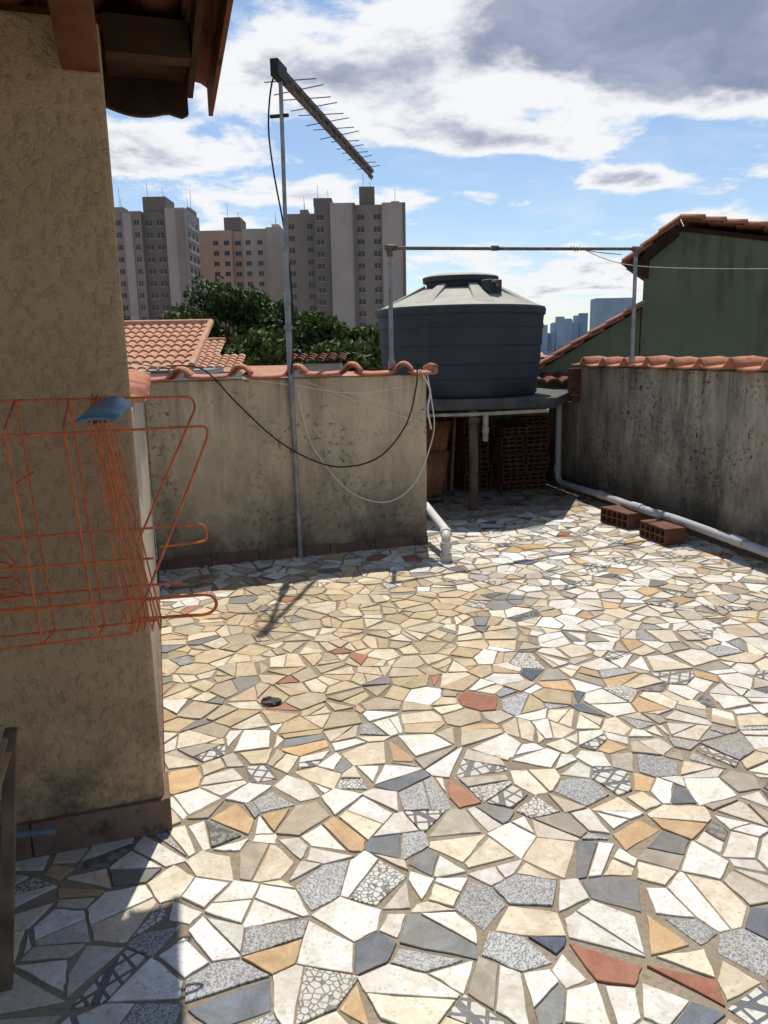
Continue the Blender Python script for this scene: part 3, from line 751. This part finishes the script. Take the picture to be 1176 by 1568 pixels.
# ------------------------------------------------------------ trees
def leafm():
    n=NT('foliage',.7,.2); at=n.t.nodes.new('ShaderNodeAttribute'); at.attribute_name='shade'
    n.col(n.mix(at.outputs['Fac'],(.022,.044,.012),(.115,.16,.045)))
    return n.m
M_leaf=leafm(); M_bark=simple('bark',(.12,.09,.065),.9,.3,5)
rng=np.random.default_rng(3)
def tree(name,x,y,zb,zt,rx,n=7000,leaf=.25,hk=.75):
    e=empty(name); H=zt-zb; ch=rx*hk; cz=zt-ch
    lobes=[]
    for k in range(26):
        u=R()*2-1; a=R()*6.28; s=math.sqrt(1-u*u); q_=.55+.33*R()
        lobes.append((x+rx*q_*s*math.cos(a),y+rx*q_*s*math.sin(a),cz+ch*q_*u,rx*(.18+.18*R())))
    lobes.append((x,y,zt-rx*.28,rx*.28)); lobes.append((x,y,cz,rx*.5))
    m=MB(); top=Vector((x,y,cz-ch*.5))
    m.tube([(x,y,zb),(x+.1,y,zb+H*.25),top],[.45,.32,.22],0,10)
    for l in lobes[:12]: m.tube([top-UP*.6,top*.45+Vector(l[:3])*.55-UP*.3,Vector(l[:3])],[.16,.10,.03],0,6)
    m.make('trunk',[M_bark],e)
    per=n//len(lobes); V=[];Sh=[]
    for (lx,ly,lz,lr) in lobes:
        d=rng.normal(size=(per,3)); d/=np.linalg.norm(d,axis=1)[:,None]
        rad=lr*(.50+.70*rng.random(per)**.8)*(1+.25*np.sin(d[:,0]*7+lx)*np.sin(d[:,2]*6+ly))
        c=np.array([lx,ly,lz])+d*rad[:,None]*np.array([1,1,.85])
        u=rng.normal(size=(per,3)); u/=np.linalg.norm(u,axis=1)[:,None]; w=np.cross(u,rng.normal(size=(per,3))); w/=np.linalg.norm(w,axis=1)[:,None]
        s=leaf*(.45+.75*rng.random(per))[:,None]
        q=np.stack([c-u*s,c-w*s*.5,c+u*s,c+w*s*.5],1); V.append(q.reshape(-1,3))
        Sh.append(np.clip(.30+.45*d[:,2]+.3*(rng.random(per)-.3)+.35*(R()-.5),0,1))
    V=np.concatenate(V); Sh=np.concatenate(Sh); nf=len(V)//4
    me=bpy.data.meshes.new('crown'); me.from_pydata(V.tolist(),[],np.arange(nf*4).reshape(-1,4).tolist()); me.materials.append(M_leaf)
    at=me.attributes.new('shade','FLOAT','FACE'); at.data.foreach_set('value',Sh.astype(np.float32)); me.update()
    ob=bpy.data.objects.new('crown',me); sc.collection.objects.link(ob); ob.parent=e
tree('broadleaf_tree',-10.9,55,-6.5,6.3,4.2,17000)
tree('broadleaf_tree',-7.4,56,-6.5,5.3,2.9,10000)
tree('broadleaf_tree',-13.9,58,-6.5,5.1,2.5,8000)
tree('broadleaf_tree',-4.2,52,-6.5,4.0,2.6,9000)
tree('broadleaf_tree',-1.3,54,-6.5,3.3,2.3,9000)
tree('broadleaf_tree',-19.8,60,-6.5,4.6,2.9,7000)
tree('broadleaf_tree',-7.4,48,-6.5,3.0,2.7,9000)
tree('broadleaf_tree',-2.6,46,-6.5,2.4,2.2,8000)

# ------------------------------------------------------------ world / light / camera
S_=Vector((.03,1.6,3.55)).normalized()
w=bpy.data.worlds.new('World'); sc.world=w; w.use_nodes=True; t=w.node_tree; t.nodes.clear()
def N_(k): return t.nodes.new(k)
out=N_('ShaderNodeOutputWorld'); sky=N_('ShaderNodeTexSky'); sky.sky_type='NISHITA'; sky.sun_disc=False
sky.sun_elevation=math.asin(S_.z); sky.sun_rotation=math.atan2(S_.x,S_.y); sky.air_density=1.0; sky.dust_density=.4; sky.ozone_density=2.2
b1=N_('ShaderNodeBackground'); b1.inputs[1].default_value=.13; t.links.new(sky.outputs[0],b1.inputs[0])
tcn=N_('ShaderNodeTexCoord'); G=tcn.outputs['Generated']
sx=N_('ShaderNodeSeparateXYZ'); t.links.new(G,sx.inputs[0])
def mth(op,a,b=None,c=None,clamp=False):
    n=N_('ShaderNodeMath'); n.operation=op; n.use_clamp=clamp
    for i,v in enumerate((a,b,c)):
        if v is None: continue
        if isinstance(v,(int,float)): n.inputs[i].default_value=v
        else: t.links.new(v,n.inputs[i])
    return n.outputs[0]
def rmp(f,lo,hi,a=0.,b=1.):
    n=N_('ShaderNodeMapRange'); n.interpolation_type='SMOOTHSTEP'; n.inputs[1].default_value=lo;n.inputs[2].default_value=hi;n.inputs[3].default_value=a;n.inputs[4].default_value=b; t.links.new(f,n.inputs[0]); return n.outputs[0]
zc=mth('ADD',mth('MAXIMUM',sx.outputs[2],0.0),.16)
px=mth('DIVIDE',sx.outputs[0],zc); py=mth('DIVIDE',sx.outputs[1],zc)
cb=N_('ShaderNodeCombineXYZ'); t.links.new(px,cb.inputs[0]); t.links.new(py,cb.inputs[1]); cb.inputs[2].default_value=3.7
def nz(scale,det,ro,dist=0.):
    n=N_('ShaderNodeTexNoise'); n.inputs['Scale'].default_value=scale;n.inputs['Detail'].default_value=det;n.inputs['Roughness'].default_value=ro;n.inputs['Distortion'].default_value=dist
    t.links.new(cb.outputs[0],n.inputs['Vector']); return n.outputs['Fac']
big=nz(2.6,9,.60,.2); tex=nz(3.2,5,.58,.4)
def blob(x,y,rx,ry,amp):
    dx=mth('DIVIDE',mth('SUBTRACT',px,x),rx); dy=mth('DIVIDE',mth('SUBTRACT',py,y),ry)
    r2=mth('ADD',mth('MULTIPLY',dx,dx),mth('MULTIPLY',dy,dy)); return mth('MULTIPLY',mth('POWER',2.718,mth('MULTIPLY',r2,-1.0)),amp)
field_=mth('SUBTRACT',big,.08)
for bl in ((.60,1.78,.70,.36,.58),(1.15,2.0,.5,.25,.32),(-.28,2.05,.26,.20,.30),(.05,2.32,.22,.15,.30),(.45,2.40,.32,.10,.26),(.83,2.68,.26,.12,.30),(-.72,2.42,.28,.30,.26),(1.0,4.0,.9,.6,.24),(-.05,2.85,.35,.16,.24),(1.25,3.05,.35,.14,.22),(-.6,3.1,.5,.25,.18)):
    field_=mth('ADD',field_,blob(*bl))
mask=rmp(field_,.49,.61)
thin=rmp(nz(1.3,6,.68,.8),.45,.78,0,.33)
thick=rmp(mth('ADD',field_,mth('MULTIPLY',mth('SUBTRACT',tex,.5),.40)),.65,.87)
dcol=N_('ShaderNodeMix'); dcol.data_type='RGBA'; t.links.new(rmp(tex,.35,.68),dcol.inputs[0]); dcol.inputs[6].default_value=(.26,.30,.43,1); dcol.inputs[7].default_value=(.41,.45,.59,1)
ccol=N_('ShaderNodeMix'); ccol.data_type='RGBA'; t.links.new(thick,ccol.inputs[0]); ccol.inputs[6].default_value=(.92,.935,.96,1); t.links.new(dcol.outputs[2],ccol.inputs[7])
b2=N_('ShaderNodeBackground'); b2.inputs[1].default_value=1.0; t.links.new(ccol.outputs[2],b2.inputs[0])
mx=N_('ShaderNodeMixShader'); t.links.new(mth('MAXIMUM',mask,thin),mx.inputs[0]); t.links.new(b1.outputs[0],mx.inputs[1]); t.links.new(b2.outputs[0],mx.inputs[2])
t.links.new(mx.outputs[0],out.inputs[0])
L=bpy.data.lights.new('sun','SUN'); L.energy=4.9; L.angle=math.radians(.5); L.color=(1,.95,.865)
lo=bpy.data.objects.new('sun',L); sc.collection.objects.link(lo); lo.rotation_euler=S_.to_track_quat('Z','Y').to_euler(); lo.location=(0,0,20)

cam=bpy.data.cameras.new('camera'); co=bpy.data.objects.new('camera',cam); sc.collection.objects.link(co)
p=math.radians(11.9); r=.018
F=Vector((0,math.cos(p),-math.sin(p))); U=Vector((0,math.sin(p),math.cos(p))); X=Vector((1,0,0))
Rc=(X-U*r).normalized(); Uc=(U+X*r).normalized()
M=Matrix((Rc,Uc,-F)).transposed().to_4x4(); M.translation=Vector((0,0,1.6)); co.matrix_world=M
cam.sensor_fit='VERTICAL'; cam.sensor_height=36; cam.sensor_width=27; cam.lens=36*1160/1568; cam.clip_start=.05; cam.clip_end=12000
sc.camera=co
sc.view_settings.view_transform='Standard'; sc.view_settings.look='None'; sc.view_settings.exposure=0
